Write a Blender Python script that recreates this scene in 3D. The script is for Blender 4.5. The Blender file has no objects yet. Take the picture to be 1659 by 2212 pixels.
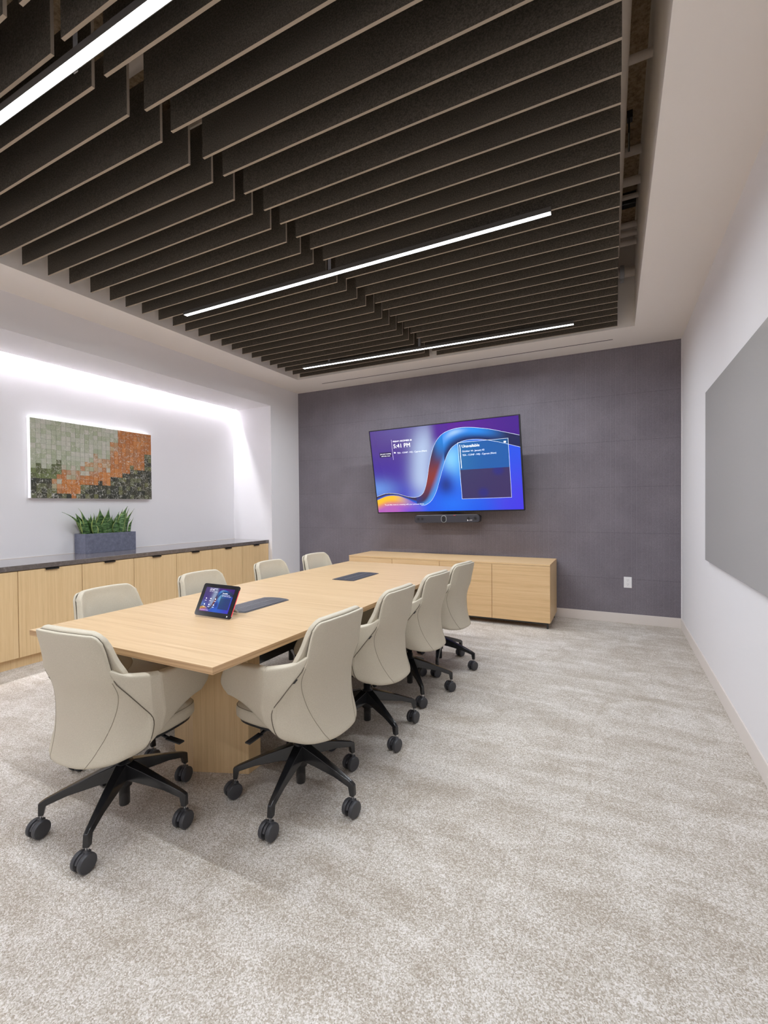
import bpy, math, random
from mathutils import Vector, Matrix, noise
random.seed(7)
C = bpy.context.scene.collection
sc = bpy.context.scene
R = math.radians

# ------------------------------------------------------------------ camera
def camera():
    f, W = 989.83, 1659.0
    yaw, pitch, roll = R(-26.614), R(-0.738), R(-0.4534)
    cy_, sy = math.cos(yaw), math.sin(yaw)
    cp, sp = math.cos(pitch), math.sin(pitch)
    fwd = Vector((sy*cp, cy_*cp, sp)); right = Vector((cy_, -sy, 0)); up = right.cross(fwd)
    r = right*math.cos(roll) + up*math.sin(roll)
    u = -right*math.sin(roll) + up*math.cos(roll)
    cam = bpy.data.cameras.new('camera')
    cam.sensor_fit = 'HORIZONTAL'; cam.sensor_width = 36; cam.lens = f/W*36
    cam.clip_start = .05; cam.clip_end = 100
    o = bpy.data.objects.new('camera', cam); C.objects.link(o)
    m = Matrix((r, u, -fwd)).transposed().to_4x4()
    m.translation = (0, 0, 1.3)
    o.matrix_world = m
    sc.camera = o
camera()

# ------------------------------------------------------------------ world, exposure
LAMP = 6.0         # radiance of the visible diffusers
LAMP_W = 21.5     # watts of each lens-controlled linear lamp
LAMP_SPREAD = 168
COVE = 85.0        # radiance of the strip in the niche slot
world = bpy.data.worlds.new('world'); sc.world = world; world.use_nodes = True
world.node_tree.nodes['Background'].inputs[0].default_value = (.8, .85, 1, 1)
world.node_tree.nodes['Background'].inputs[1].default_value = .1
sc.view_settings.view_transform = 'Standard'; sc.view_settings.look = 'None'
sc.view_settings.gamma = 1; sc.view_settings.use_curve_mapping = False
sc.view_settings.exposure = 1.0
sc.cycles.use_denoising = True
sc.cycles.max_bounces = 12; sc.cycles.diffuse_bounces = 8; sc.cycles.glossy_bounces = 4
sc.cycles.sample_clamp_indirect = 8
sc.cycles.caustics_reflective = False; sc.cycles.caustics_refractive = False

# ------------------------------------------------------------------ key positions (metres)
XR, XL, YF, YB, ZC = .634, -4.269, 5.646, -1.9, 3.01     # right wall, left wall, far wall, rear wall, ceiling
TX0, TX1, TY0, TY1, ZD = -3.81, .183, -1.35, 5.033, 3.98    # ceiling opening and deck height
XN, YN, ZN = -4.969, 5.02, 2.71                            # niche back, end, head
SLOT = -4.894
BX = ((-3.705, -1.884), (-1.797, .033))                    # the two runs of baffles

# ------------------------------------------------------------------ node helpers
def srgb(r, g, b):
    def l(c):
        c /= 255.0
        return c/12.92 if c <= .04045 else ((c+.055)/1.055)**2.4
    return (l(r), l(g), l(b), 1)

class Mat:
    def __init__(s, name, col=(.8, .8, .8, 1), rough=.6, metal=0, spec=.5, coat=0):
        s.m = bpy.data.materials.new(name); s.m.use_nodes = True
        s.t = s.m.node_tree; s.b = s.t.nodes['Principled BSDF']
        s.b.inputs['Base Color'].default_value = col
        s.b.inputs['Roughness'].default_value = rough
        s.b.inputs['Metallic'].default_value = metal
        s.b.inputs['Specular IOR Level'].default_value = spec
        s.b.inputs['Coat Weight'].default_value = coat
        s._co = None
    def n(s, typ, **kw):
        nd = s.t.nodes.new(typ)
        for k, v in kw.items():
            if k in nd.inputs: nd.inputs[k].default_value = v
            else: setattr(nd, k, v)
        return nd
    def link(s, a, b): s.t.links.new(a, b)
    def coords(s, scale=(1, 1, 1), rot=(0, 0, 0)):
        if s._co is None: s._co = s.n('ShaderNodeTexCoord')
        mp = s.n('ShaderNodeMapping'); mp.inputs['Scale'].default_value = scale; mp.inputs['Rotation'].default_value = rot
        s.link(s._co.outputs['Object'], mp.inputs['Vector']); return mp.outputs[0]
    def noise(s, vec, scale, detail=4, rough=.5, dist=0):
        nd = s.n('ShaderNodeTexNoise'); nd.inputs['Scale'].default_value = scale
        nd.inputs['Detail'].default_value = detail; nd.inputs['Roughness'].default_value = rough
        nd.inputs['Distortion'].default_value = dist; s.link(vec, nd.inputs['Vector']); return nd.outputs[0]
    def math(s, op, a, b=None, clamp=False):
        nd = s.n('ShaderNodeMath'); nd.operation = op; nd.use_clamp = clamp
        for i, x in enumerate((a, b)):
            if x is None: continue
            if isinstance(x, (int, float)): nd.inputs[i].default_value = x
            else: s.link(x, nd.inputs[i])
        return nd.outputs[0]
    def ramp(s, fac, stops, interp='LINEAR'):
        nd = s.n('ShaderNodeValToRGB'); cr = nd.color_ramp; cr.interpolation = interp
        while len(cr.elements) < len(stops): cr.elements.new(.5)
        for e, (p, c) in zip(cr.elements, stops): e.position = p; e.color = c
        s.link(fac, nd.inputs[0]); return nd.outputs[0]
    def mix(s, fac, a, b, blend='MIX'):
        nd = s.n('ShaderNodeMix', data_type='RGBA', blend_type=blend)
        for i, x in ((0, fac), (6, a), (7, b)):
            if isinstance(x, (int, float)): nd.inputs[i].default_value = x
            elif isinstance(x, tuple): nd.inputs[i].default_value = x
            else: s.link(x, nd.inputs[i])
        return nd.outputs[2]
    def color(s, out): s.link(out, s.b.inputs['Base Color'])
    def bump(s, h, strength=.3, dist=.01):
        nd = s.n('ShaderNodeBump'); nd.inputs['Strength'].default_value = strength; nd.inputs['Distance'].default_value = dist
        s.link(h, nd.inputs['Height']); s.link(nd.outputs[0], s.b.inputs['Normal'])
    def emit(s, col, strength):
        s.b.inputs['Emission Strength'].default_value = strength
        if isinstance(col, tuple): s.b.inputs['Emission Color'].default_value = col
        else: s.link(col, s.b.inputs['Emission Color'])

M = {}
def paint(name, col):
    m = Mat(name, col, .85, spec=.3); v = m.coords()
    m.bump(m.noise(v, 260, 2), .06, .002); M[name] = m.m
paint('wall_paint', srgb(230, 228, 230))
paint('ceiling_paint', srgb(238, 232, 226))
paint('trim_paint', srgb(222, 214, 208))

def wood(name, scale, a, b, c, rough=.42):
    m = Mat(name, a, rough, spec=.4)
    v = m.coords(scale)
    f1 = m.noise(v, 1, 5, .6, .15)
    f2 = m.noise(m.coords(tuple(x*4.5 for x in scale)), 1, 3, .6)
    f3 = m.noise(m.coords(tuple(x*.22 for x in scale)), 1, 2, .5)
    k = m.math('ADD', m.math('MULTIPLY', f1, .5), m.math('MULTIPLY', f2, .32))
    k = m.math('ADD', k, m.math('MULTIPLY', f3, .18))
    m.color(m.ramp(k, [(.30, c), (.50, a), (.70, b)]))
    m.bump(f2, .06, .002); M[name] = m.m
oa, ob, oc = srgb(199, 168, 128), srgb(209, 181, 143), srgb(176, 143, 103)
wood('oak_grain_x', (1.3, 62, 62), oa, ob, oc)
wood('oak_grain_z', (75, 75, 1.4), srgb(220, 189, 143), srgb(230, 202, 159), srgb(201, 168, 122))
wood('oak_credenza', (1.3, 62, 62), srgb(226, 190, 142), srgb(234, 202, 158), srgb(204, 166, 118))
m = Mat('oak_edge', srgb(196, 160, 118), .5)
m.color(m.ramp(m.noise(m.coords((2, 2, 160)), 1, 4), [(.35, srgb(168, 132, 92)), (.65, srgb(206, 170, 128))])); M['oak_edge'] = m.m

def carpet():
    m = Mat('carpet', rough=.95, spec=.1)
    v = m.coords()
    vo = m.n('ShaderNodeTexVoronoi'); vo.inputs['Scale'].default_value = 270; m.link(v, vo.inputs['Vector'])
    sep = m.n('ShaderNodeSeparateColor'); m.link(vo.outputs['Color'], sep.inputs[0])
    big = m.noise(m.coords((1, 1, 1), (0, 0, .5)), 2.4, 5, .62, 1.6)
    stroke = m.noise(m.coords((1.2, 7.0, 1), (0, 0, -.75)), 1.0, 4, .6, 1.2)
    fine = m.noise(v, 95, 3, .6)
    thr = m.math('ADD', m.math('MULTIPLY', big, .62), m.math('MULTIPLY', stroke, .50))
    thr = m.math('ADD', thr, m.math('MULTIPLY', fine, .48))
    # arcs of darker yarn
    wv = m.n('ShaderNodeTexVoronoi'); wv.feature = 'DISTANCE_TO_EDGE'; wv.inputs['Scale'].default_value = 1.15
    dn = m.n('ShaderNodeTexNoise'); dn.inputs['Scale'].default_value = 1.3; dn.inputs['Detail'].default_value = 3; m.link(v, dn.inputs['Vector'])
    wm = m.n('ShaderNodeMix', data_type='VECTOR'); wm.inputs[0].default_value = .22
    m.link(v, wm.inputs[4]); m.link(dn.outputs['Color'], wm.inputs[5]); m.link(wm.outputs[1], wv.inputs['Vector'])
    line = m.math('SUBTRACT', 1, m.math('MULTIPLY', wv.outputs['Distance'], 70), True)
    thr = m.math('SUBTRACT', thr, m.math('MULTIPLY', line, .08))
    k = m.math('MULTIPLY', m.math('SUBTRACT', m.math('ADD', thr, m.math('MULTIPLY', sep.outputs[0], .5)), .80), 1.9, True)
    col = m.ramp(k, [(0, srgb(170, 158, 144)), (.38, srgb(193, 184, 172)), (.72, srgb(214, 207, 199)), (1, srgb(231, 225, 220))])
    dark = m.math('MULTIPLY', vo.outputs['Distance'], 1.0)
    # carpet tile seams
    sx = m.n('ShaderNodeSeparateXYZ'); m.link(v, sx.inputs[0])
    def seam(ax, pitch):
        q = m.math('ABSOLUTE', m.math('SUBTRACT', m.math('FRACT', m.math('MULTIPLY', ax, 1/pitch)), .5))
        return m.math('LESS_THAN', q, .0022/pitch/2)
    sm = m.math('MAXIMUM', seam(sx.outputs[0], .5), seam(sx.outputs[1], 1.0))
    col = m.mix(m.math('MULTIPLY', sm, .3), col, srgb(120, 108, 94))
    m.color(col)
    m.bump(m.math('SUBTRACT', 1, dark), .55, .004); M['carpet'] = m.m
carpet()

def felt_wall():
    m = Mat('wall_felt', rough=.95, spec=.1)
    v = m.coords()
    n1 = m.noise(v, 420, 3, .7); n2 = m.noise(v, 3, 3, .5)
    k = m.math('ADD', m.math('MULTIPLY', n1, .85), m.math('MULTIPLY', n2, .15))
    col = m.ramp(k, [(.34, srgb(98, 93, 99)), (.5, srgb(123, 117, 124)), (.68, srgb(156, 150, 157))])
    sx = m.n('ShaderNodeSeparateXYZ'); m.link(v, sx.inputs[0])
    def groove(ax, pitch, off, w):
        q = m.math('FRACT', m.math('ADD', m.math('MULTIPLY', ax, 1/pitch), off))
        q = m.math('ABSOLUTE', m.math('SUBTRACT', q, .5))
        return m.math('LESS_THAN', q, w/pitch/2), m.math('GREATER_THAN', m.math('FRACT', m.math('ADD', m.math('MULTIPLY', ax, 1/pitch), off+.0)), .5)
    gx, sx_ = groove(sx.outputs[0], .0502, .17, .0028)
    gz, _ = groove(sx.outputs[2], .503, .5-.483/.503+1, .0035)
    g = m.math('MAXIMUM', gx, gz)
    lx, _ = groove(sx.outputs[0], .0502, .17-.045, .002)
    col = m.mix(m.math('MULTIPLY', g, .38), col, srgb(52, 47, 52))
    col = m.mix(m.math('MULTIPLY', lx, .5), col, srgb(176, 171, 178))
    m.color(col); m.bump(m.math('SUBTRACT', n1, m.math('MULTIPLY', g, 2)), .3, .002); M['wall_felt'] = m.m
felt_wall()

m = Mat('baffle_felt', rough=.95, spec=.1)
k = m.noise(m.coords(), 160, 4, .7)
m.color(m.ramp(k, [(.35, srgb(70, 64, 56)), (.65, srgb(106, 98, 88))])); m.bump(k, .2, .002); M['baffle_felt'] = m.m
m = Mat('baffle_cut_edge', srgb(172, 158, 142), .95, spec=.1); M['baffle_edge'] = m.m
m = Mat('deck', rough=.98, spec=.1)
k = m.noise(m.coords(), 34, 6, .75)
m.color(m.ramp(k, [(.3, srgb(120, 100, 76)), (.5, srgb(178, 156, 126)), (.7, srgb(205, 184, 156))])); m.bump(k, 1, .03); M['deck'] = m.m
M['pipe_paint'] = Mat('pipe_paint', srgb(228, 218, 208), .5).m
M['black_plastic'] = Mat('black_plastic', srgb(28, 28, 30), .42).m
M['wheel'] = Mat('wheel_rubber', srgb(62, 62, 66), .42).m
M['black_metal'] = Mat('black_metal', srgb(34, 34, 36), .2, spec=.6).m
M['black_gloss'] = Mat('black_gloss', srgb(20, 21, 27), .12, spec=.6).m
M['chrome'] = Mat('chrome', (.7, .7, .7, 1), .2, 1).m
M['dark_slot'] = Mat('dark_slot', srgb(22, 20, 20), .9).m
m = Mat('leather', srgb(198, 190, 174), .52, spec=.35)
k = m.noise(m.coords(), 320, 3, .6)
m.color(m.ramp(k, [(.3, srgb(190, 181, 162)), (.7, srgb(202, 193, 175))])); m.bump(k, .10, .001); M['leather'] = m.m
M['thread'] = Mat('thread', srgb(148, 139, 121), .8).m
M['piping'] = Mat('piping', srgb(92, 83, 70), .7).m
m = Mat('stone', rough=.14, spec=.7, coat=.6)
k = m.noise(m.coords(), 26, 6, .7, 1.5); k2 = m.noise(m.coords(), 300, 2, .6)
c = m.ramp(k, [(.42, srgb(88, 80, 78)), (.6, srgb(104, 96, 93)), (.68, srgb(140, 130, 124)), (.72, srgb(96, 88, 86))])
m.color(m.mix(m.math('MULTIPLY', k2, .2), c, srgb(130, 122, 118))); M['stone'] = m.m
m = Mat('planter_stone', rough=.7, spec=.3)
k = m.noise(m.coords(), 22, 7, .75)
m.color(m.ramp(k, [(.3, srgb(92, 95, 112)), (.55, srgb(110, 113, 130)), (.8, srgb(138, 141, 156))])); m.bump(k, .15, .004); M['planter'] = m.m
M['soil'] = Mat('soil', srgb(52, 42, 34), .95).m
m = Mat('leaf', rough=.38, spec=.4)
k = m.noise(m.coords((14, 14, 90)), 1, 4, .7, .8)
m.color(m.ramp(k, [(.38, srgb(28, 54, 26)), (.5, srgb(62, 96, 46)), (.62, srgb(120, 150, 100))])); M['leaf'] = m.m
M['leaf_edge'] = Mat('leaf_edge', srgb(150, 165, 90), .5).m
M['art_side'] = Mat('art_side', srgb(240, 240, 242), .5).m
m = Mat('glass_board', srgb(186, 184, 182), .08, spec=.5); M['glass_board'] = m.m
M['board_edge'] = Mat('board_edge', srgb(110, 118, 114), .2).m
M['white_plastic'] = Mat('white_plastic', srgb(236, 235, 236), .35).m
M['bezel'] = Mat('bezel', srgb(26, 27, 32), .35).m
M['bar_body'] = Mat('bar_body', srgb(52, 50, 57), .55).m
M['lens_ring'] = Mat('lens_ring', srgb(176, 180, 182), .3, .6).m
M['grommet'] = Mat('grommet', srgb(84, 84, 92), .4, .4).m
M['grommet_light'] = Mat('grommet_light', srgb(150, 150, 156), .3, .5).m
M['red_light'] = Mat('red_light', srgb(230, 60, 70), .4).m; 
rm = M['red_light'].node_tree.nodes['Principled BSDF']; rm.inputs['Emission Color'].default_value = (1, .05, .1, 1); rm.inputs['Emission Strength'].default_value = .45
M['lamp_housing'] = Mat('lamp_housing', srgb(92, 88, 84), .5).m
M['grey_plastic'] = Mat('grey_plastic', srgb(170, 170, 174), .4).m
def emitter(name, col, st):
    m = Mat(name, (.9, .9, .9, 1), .5); m.emit(col, st); M[name] = m.m
emitter('lamp_diffuser', (.905, .96, 1.02, 1), LAMP)
emitter('lamp_diffuser_dim', (.905, .96, 1.02, 1), LAMP*.85)
emitter('cove_strip', (.95, .965, 1.0, 1), COVE)
emitter('screen_white', (.95, .97, 1, 1), .5)
emitter('screen_soft', (.62, .68, .85, 1), .4)
emitter('screen_card_edge', (.55, .75, 1, 1), .32)
def vcol_emit(name, st, layer='col'):
    m = Mat(name, (.01, .01, .01, 1), .25, spec=.35)
    a = m.n('ShaderNodeVertexColor'); a.layer_name = layer
    m.emit(a.outputs[0], st); M[name] = m.m
vcol_emit('tv_picture', .50); vcol_emit('tablet_picture', .33)
m = Mat('artwork', rough=.5)
a = m.n('ShaderNodeVertexColor'); a.layer_name = 'col'
v = m.coords()
sc_ = m.noise(v, 30, 6, .8, 1.0); ck = m.noise(v, 15, 5, .78, 2.5)
dn = m.n('ShaderNodeTexNoise'); dn.inputs['Scale'].default_value = 14; dn.inputs['Detail'].default_value = 4; m.link(v, dn.inputs['Vector'])
wm = m.n('ShaderNodeMix', data_type='VECTOR'); wm.inputs[0].default_value = .13; m.link(v, wm.inputs[4]); m.link(dn.outputs['Color'], wm.inputs[5])
vo = m.n('ShaderNodeTexVoronoi'); vo.feature = 'DISTANCE_TO_EDGE'; vo.inputs['Scale'].default_value = 26; m.link(wm.outputs[1], vo.inputs['Vector'])
ln = m.math('MULTIPLY', m.math('LESS_THAN', vo.outputs['Distance'], .035), m.math('GREATER_THAN', sc_, .50))
c = m.mix(m.math('MULTIPLY', m.math('GREATER_THAN', sc_, .60), .35), a.outputs[0], srgb(214, 208, 190))
c = m.mix(m.math('MULTIPLY', ln, .75), c, srgb(222, 220, 210))
c = m.mix(m.math('MULTIPLY', m.math('LESS_THAN', ck, .325), .85), c, srgb(36, 34, 40))
m.color(c); m.bump(m.math('ADD', sc_, ln), .5, .01); M['artwork'] = m.m

# ------------------------------------------------------------------ mesh helpers
class MB:
    def __init__(s): s.v = []; s.f = []; s.m = []
    def add(s, vs, fs, mi=0):
        o = len(s.v); s.v += [tuple(p) for p in vs]
        for f in fs: s.f.append(tuple(i+o for i in f)); s.m.append(mi)
        return s
    def box(s, x0, x1, y0, y1, z0, z1, mi=0):
        return s.add([(x0,y0,z0),(x1,y0,z0),(x1,y1,z0),(x0,y1,z0),(x0,y0,z1),(x1,y0,z1),(x1,y1,z1),(x0,y1,z1)],
              [(0,3,2,1),(4,5,6,7),(0,1,5,4),(1,2,6,5),(2,3,7,6),(3,0,4,7)], mi)
    def prism(s, poly, z0, z1, mi=0, side=None):
        n = len(poly)
        s.add([(x,y,z0) for x,y in poly]+[(x,y,z1) for x,y in poly], [tuple(range(n-1,-1,-1)), tuple(range(n,2*n))], mi)
        return s.add([(x,y,z0) for x,y in poly]+[(x,y,z1) for x,y in poly], [(i,(i+1)%n,n+(i+1)%n,n+i) for i in range(n)], mi if side is None else side)
    def quad(s, a, b, c, d, mi=0): return s.add([a,b,c,d], [(0,1,2,3)], mi)
    def rings(s, rings, mi=0, cap=True):
        n = len(rings[0]); o = []
        vs = [p for r in rings for p in r]
        fs = [(i*n+j, i*n+(j+1)%n, (i+1)*n+(j+1)%n, (i+1)*n+j) for i in range(len(rings)-1) for j in range(n)]
        if cap: fs += [tuple(range(n-1,-1,-1)), tuple((len(rings)-1)*n+j for j in range(n))]
        return s.add(vs, fs, mi)
    def lathe(s, prof, ax=(0,0,1), o=(0,0,0), n=20, mi=0):
        ax = Vector(ax).normalized(); t = ax.orthogonal().normalized(); b = ax.cross(t); o = Vector(o)
        rs = [[o + ax*h + (t*math.cos(2*math.pi*k/n)+b*math.sin(2*math.pi*k/n))*max(r,1e-5) for k in range(n)] for r,h in prof]
        return s.rings(rs, mi)
    def tube(s, pts, r, n=8, mi=0, closed=False):
        pts = [Vector(p) for p in pts]; rs = []; N = len(pts)
        for i, p in enumerate(pts):
            if closed: t = pts[(i+1)%N]-pts[i-1]
            else: t = pts[min(i+1,N-1)]-pts[max(i-1,0)]
            t.normalize(); ref = Vector((0,0,1)) if abs(t.z) < .9 else Vector((1,0,0))
            a = t.cross(ref).normalized(); b = a.cross(t)
            rs.append([p+(a*math.cos(2*math.pi*k/n)+b*math.sin(2*math.pi*k/n))*r for k in range(n)])
        if closed: rs.append(rs[0]); return s.rings(rs, mi, False)
        return s.rings(rs, mi)
    def build(s, name, mats, parent=None, bevel=0, seg=2, smooth=None, ang=40):
        me = bpy.data.meshes.new(name)
        org = Vector((0,0,0))
        if parent is not None:
            q = parent
            while q.parent is not None: q = q.parent
            if q.get('_w'): org = Vector(q['_w'])
        me.from_pydata([tuple(Vector(p)-org) for p in s.v], [], s.f)
        if isinstance(mats, str): mats = [mats]
        for x in mats: me.materials.append(M[x])
        for p, i in zip(me.polygons, s.m): p.material_index = i
        import bmesh
        bm = bmesh.new(); bm.from_mesh(me)
        bmesh.ops.remove_doubles(bm, verts=bm.verts, dist=1e-6)
        bmesh.ops.recalc_face_normals(bm, faces=bm.faces)
        bm.to_mesh(me); bm.free()
        o = bpy.data.objects.new(name, me); C.objects.link(o)
        if parent is not None: o.parent = parent
        if smooth is None: smooth = bevel > 0
        if smooth:
            for p in me.polygons: p.use_smooth = True
        if bevel:
            b = o.modifiers.new('bevel', 'BEVEL'); b.width = bevel; b.segments = seg; b.limit_method = 'ANGLE'; b.angle_limit = R(ang)
            w = o.modifiers.new('wn', 'WEIGHTED_NORMAL'); w.keep_sharp = True
        return o

def tag(o, label=None, cat=None, group=None, kind=None):
    if label: o['label'] = label
    if cat: o['category'] = cat
    if group: o['group'] = group
    if kind: o['kind'] = kind
    return o
def thing(name, loc, label, cat, group=None, rotz=0, local=False):
    """Empty at the base; with local=False its children are given in room coordinates"""
    o = bpy.data.objects.new(name, None); C.objects.link(o); o.location = loc
    o.rotation_euler = (0, 0, rotz); o.empty_display_size = .1
    if not local: o['_w'] = tuple(loc)
    return tag(o, label, cat, group)
def struct(name, mb, mats, parent=None, **k):
    o = mb.build(name, mats, parent, **k)
    if parent is None: o['kind'] = 'structure'
    return o
def copy_tree(o, parent=None):
    c = o.copy(); C.objects.link(c)
    if parent is not None: c.parent = parent
    for ch in o.children: copy_tree(ch, c)
    return c

def text_mesh(body, size, mat, parent, name, loc, align='LEFT', sx=1.0, tf=None):
    cu = bpy.data.curves.new('t', 'FONT'); cu.body = body; cu.size = size; cu.align_x = align
    cu.resolution_u = 2
    t = bpy.data.objects.new('t', cu)
    me = bpy.data.meshes.new_from_object(t); bpy.data.objects.remove(t)
    me.materials.clear(); me.materials.append(M[mat]); me.name = name
    for v in me.vertices: v.co = Vector((loc[0]+v.co.x*sx, loc[1], loc[2]+v.co.y))
    o = bpy.data.objects.new(name, me); C.objects.link(o); o.parent = parent
    if tf: me.transform(tf)
    return o

# ------------------------------------------------------------------ the room
struct('floor', MB().box(-5.2, 1.0, YB-.1, YF+.1, -.1, 0), 'carpet')
w = MB().box(XR, XR+.12, YB-.1, YF+.1, -.1, 4.1); struct('wall_right', w, 'wall_paint')
struct('wall_rear', MB().box(-5.2, 1.0, YB-.12, YB, -.1, 4.1), 'wall_paint')
struct('wall_far', MB().box(XL-.05, XR, YF, YF+.12, .104, ZC), 'wall_felt')
# left wall: pier beside the far wall, head over the niche, niche back and end
w = MB()
w.box(-5.1, XL, YN, YF+.1, 0, ZC+.08)
w.box(-4.84, XL, YB, YN, ZN, ZC+.08)
w.box(SLOT, -4.84, YB, YN, ZN, ZC+.08)
w.box(-5.1, XN, YB, YN, 0, ZC+.08)
w.box(XN, SLOT, YB, YN, ZC-.04, ZC+.08)
struct('wall_left', w, 'wall_paint')
# ceiling with its opening
c = MB(); t = .08
c.box(-5.1, TX0, YB, YF+.1, ZC, ZC+t); c.box(TX1, 1.0, YB, YF+.1, ZC, ZC+t)
c.box(TX0, TX1, TY1, YF+.1, ZC, ZC+t); c.box(TX0, TX1, YB, TY0, ZC, ZC+t)
c.box(TX0-.08, TX0, TY0, TY1, ZC+t, ZD); c.box(TX1, TX1+.08, TY0, TY1, ZC+t, ZD)
c.box(TX0-.08, TX1+.08, TY1, TY1+.08, ZC+t, ZD); c.box(TX0-.08, TX1+.08, TY0-.08, TY0, ZC+t, ZD)
ceil = struct('ceiling', c, 'ceiling_paint')
struct('deck', MB().box(TX0-.1, TX1+.1, TY0-.1, TY1+.1, ZD, ZD+.1), 'deck', ceil)
# baseboards
struct('baseboard_far', MB().box(XL, XR, YF-.006, YF+.02, 0, .104), 'trim_paint', bevel=.002)
struct('baseboard_right', MB().box(XR-.009, XR, YB, YF-.006, 0, .104), 'trim_paint', bevel=.002)
struct('baseboard_left', MB().box(XL, XL+.009, YN+.01, YF-.006, 0, .104), 'trim_paint', bevel=.002)
struct('trim_1', MB().box(XR-.006, XR, YF-.012, YF, .104, ZC), 'wall_paint')   # pale edge strip where the felt meets the right wall

# ------------------------------------------------------------------ ceiling baffles
def bf(x0, x1, y, k, skew=0):
    s = MB(); t = .0125; z0, z1 = ZC, ZC+.322
    ya, yb = y-skew/2, y+skew/2
    P = [(x0,ya,z0),(x1,yb,z0),(x1,yb+t,z0),(x0,ya+t,z0),(x0,ya,z1),(x1,yb,z1),(x1,yb+t,z1),(x0,ya+t,z1)]
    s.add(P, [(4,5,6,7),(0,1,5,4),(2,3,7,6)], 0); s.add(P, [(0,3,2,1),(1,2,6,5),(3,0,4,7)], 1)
    return s
YLf = [.852, 1.003, 1.155, 1.308, 1.464, 1.628, 1.765, 1.925, 2.068, 2.228, 2.386, 2.527, 2.677, 2.837, 2.987, 3.130, 3.287, 3.440, 3.589, 3.736, 3.894, 4.045, 4.198, 4.347, 4.492, 4.64, 4.796, 4.942]
YRt = [.858, .993, 1.149, 1.325, 1.457, 1.630, 1.765, 1.915, 2.070, 2.218, 2.370, 2.525, 2.675, 2.833, 2.975, 3.130, 3.282, 3.438, 3.590, 3.738, 3.892, 4.048, 4.198, 4.350, 4.490, 4.640, 4.800, 4.948]
YLf = [.55, .70] + YLf; YRt = [.55, .70] + YRt
def ordinal(n): return '%d%s' % (n, 'th' if 10 <= n % 100 <= 20 else {1:'st',2:'nd',3:'rd'}.get(n % 10, 'th'))
for run, ys, nm in ((0, YLf, 'left'), (1, YRt, 'right')):
    x0, x1 = BX[run]
    for i, y in enumerate(ys):
        n = len(ys)-i; j = random.uniform(-.003, .003)
        r = thing('ceiling_baffle', ((x0+x1)/2, y, ZC), '', 'ceiling baffle', 'hanging felt ceiling baffles', local=False)
        lab = ('dark brown felt baffle nearest the screen wall in the %s run' % nm) if n == 1 else \
              'dark brown felt ceiling baffle, %s from the screen wall in the %s run' % (ordinal(n), nm)
        del r['_w']; bpy.data.objects.remove(r)
        o = bf(x0+j, x1+j, y, n, random.uniform(-.008, .008)).build('ceiling_baffle', ['baffle_felt', 'baffle_edge'])
        tag(o, lab, 'ceiling baffle', 'hanging felt ceiling baffles')
# aluminium carriers over the baffles
for k, x in enumerate((-3.3, -2.3, -1.4, -.4)):
    o = MB().box(x-.02, x+.02, .5, TY1, ZC+.322, ZC+.345).build('baffle_carrier', 'black_metal')
    tag(o, 'thin dark rail over the felt baffles, %s from the cabinet side' % ordinal(k+1), 'rail', 'rails carrying the baffles')

# ------------------------------------------------------------------ linear lamps
def lamp(x0, x1, y0, y1, z, label, dm='lamp_diffuser'):
    r = thing('linear_light', ((x0+x1)/2, (y0+y1)/2, z), label, 'ceiling light', 'linear lights under the baffles')
    xm = (x0+x1)/2 - .025; w = .018
    def yy(x): return y0+(y1-y0)*(x-x0)/(x1-x0)
    def bar(a, b, za, zb, w, mi=0):
        s = MB(); P = [(a,yy(a)-w,za),(b,yy(b)-w,za),(b,yy(b)+w,za),(a,yy(a)+w,za),(a,yy(a)-w,zb),(b,yy(b)-w,zb),(b,yy(b)+w,zb),(a,yy(a)+w,zb)]
        return s.add(P, [(0,3,2,1),(4,5,6,7),(0,1,5,4),(1,2,6,5),(2,3,7,6),(3,0,4,7)], mi)
    bar(x0+.003, xm-.0015, z+.001, z+.004, w-.0005).build('diffuser', dm, r)
    bar(xm+.0015, x1-.003, z+.001, z+.004, w-.0005).build('diffuser', dm, r)
    h = bar(x0, x1, z+.0045, ZC-.001, w+.002)
    for sg in (1, -1):
        o_ = sg*(w+.001); y0_, y1_ = yy(x0)+o_, yy(x1)+o_; e = .001
        h.add([(x0,y0_-e,z),(x1,y1_-e,z),(x1,y1_+e,z),(x0,y0_+e,z),(x0,y0_-e,z+.005),(x1,y1_-e,z+.005),(x1,y1_+e,z+.005),(x0,y0_+e,z+.005)], [(0,3,2,1),(4,5,6,7),(0,1,5,4),(1,2,6,5),(2,3,7,6),(3,0,4,7)])
    h.build('housing', 'lamp_housing', r)
    al = bpy.data.lights.new('lamp_light', 'AREA'); al.shape = 'RECTANGLE'; al.size = x1-x0-.02; al.size_y = 2*w-.004
    al.energy = LAMP_W*(.85 if dm.endswith('dim') else 1); al.color = (.905, .96, 1.02); al.spread = R(LAMP_SPREAD)
    lo = bpy.data.objects.new('lamp_light', al); C.objects.link(lo); lo.parent = r
    lo.location = (0, 0, .0005); lo.rotation_euler = (0, 0, math.atan2(y1-y0, x1-x0))
    for x in (x0+.35, xm, x1-.35):
        MB().box(x-.012, x+.012, yy(x)+.024, yy(x)+.028, z+.004, ZC+.3).build('hanger', 'grey_plastic', r)
lamp(-3.375, -.33, 4.575, 4.635, 2.98, 'glowing linear light nearest the screen wall')
lamp(-3.35, -.32, 2.832, 2.818, 2.98, 'glowing linear light in the middle of the baffles')
lamp(-3.36, -.30, 1.047, 1.05, 2.98, 'large bright linear light crossing the top left corner')
lamp(-3.36, -.30, -.74, -.74, 2.98, 'linear light over the end of the room behind the viewer', 'lamp_diffuser_dim')
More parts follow.
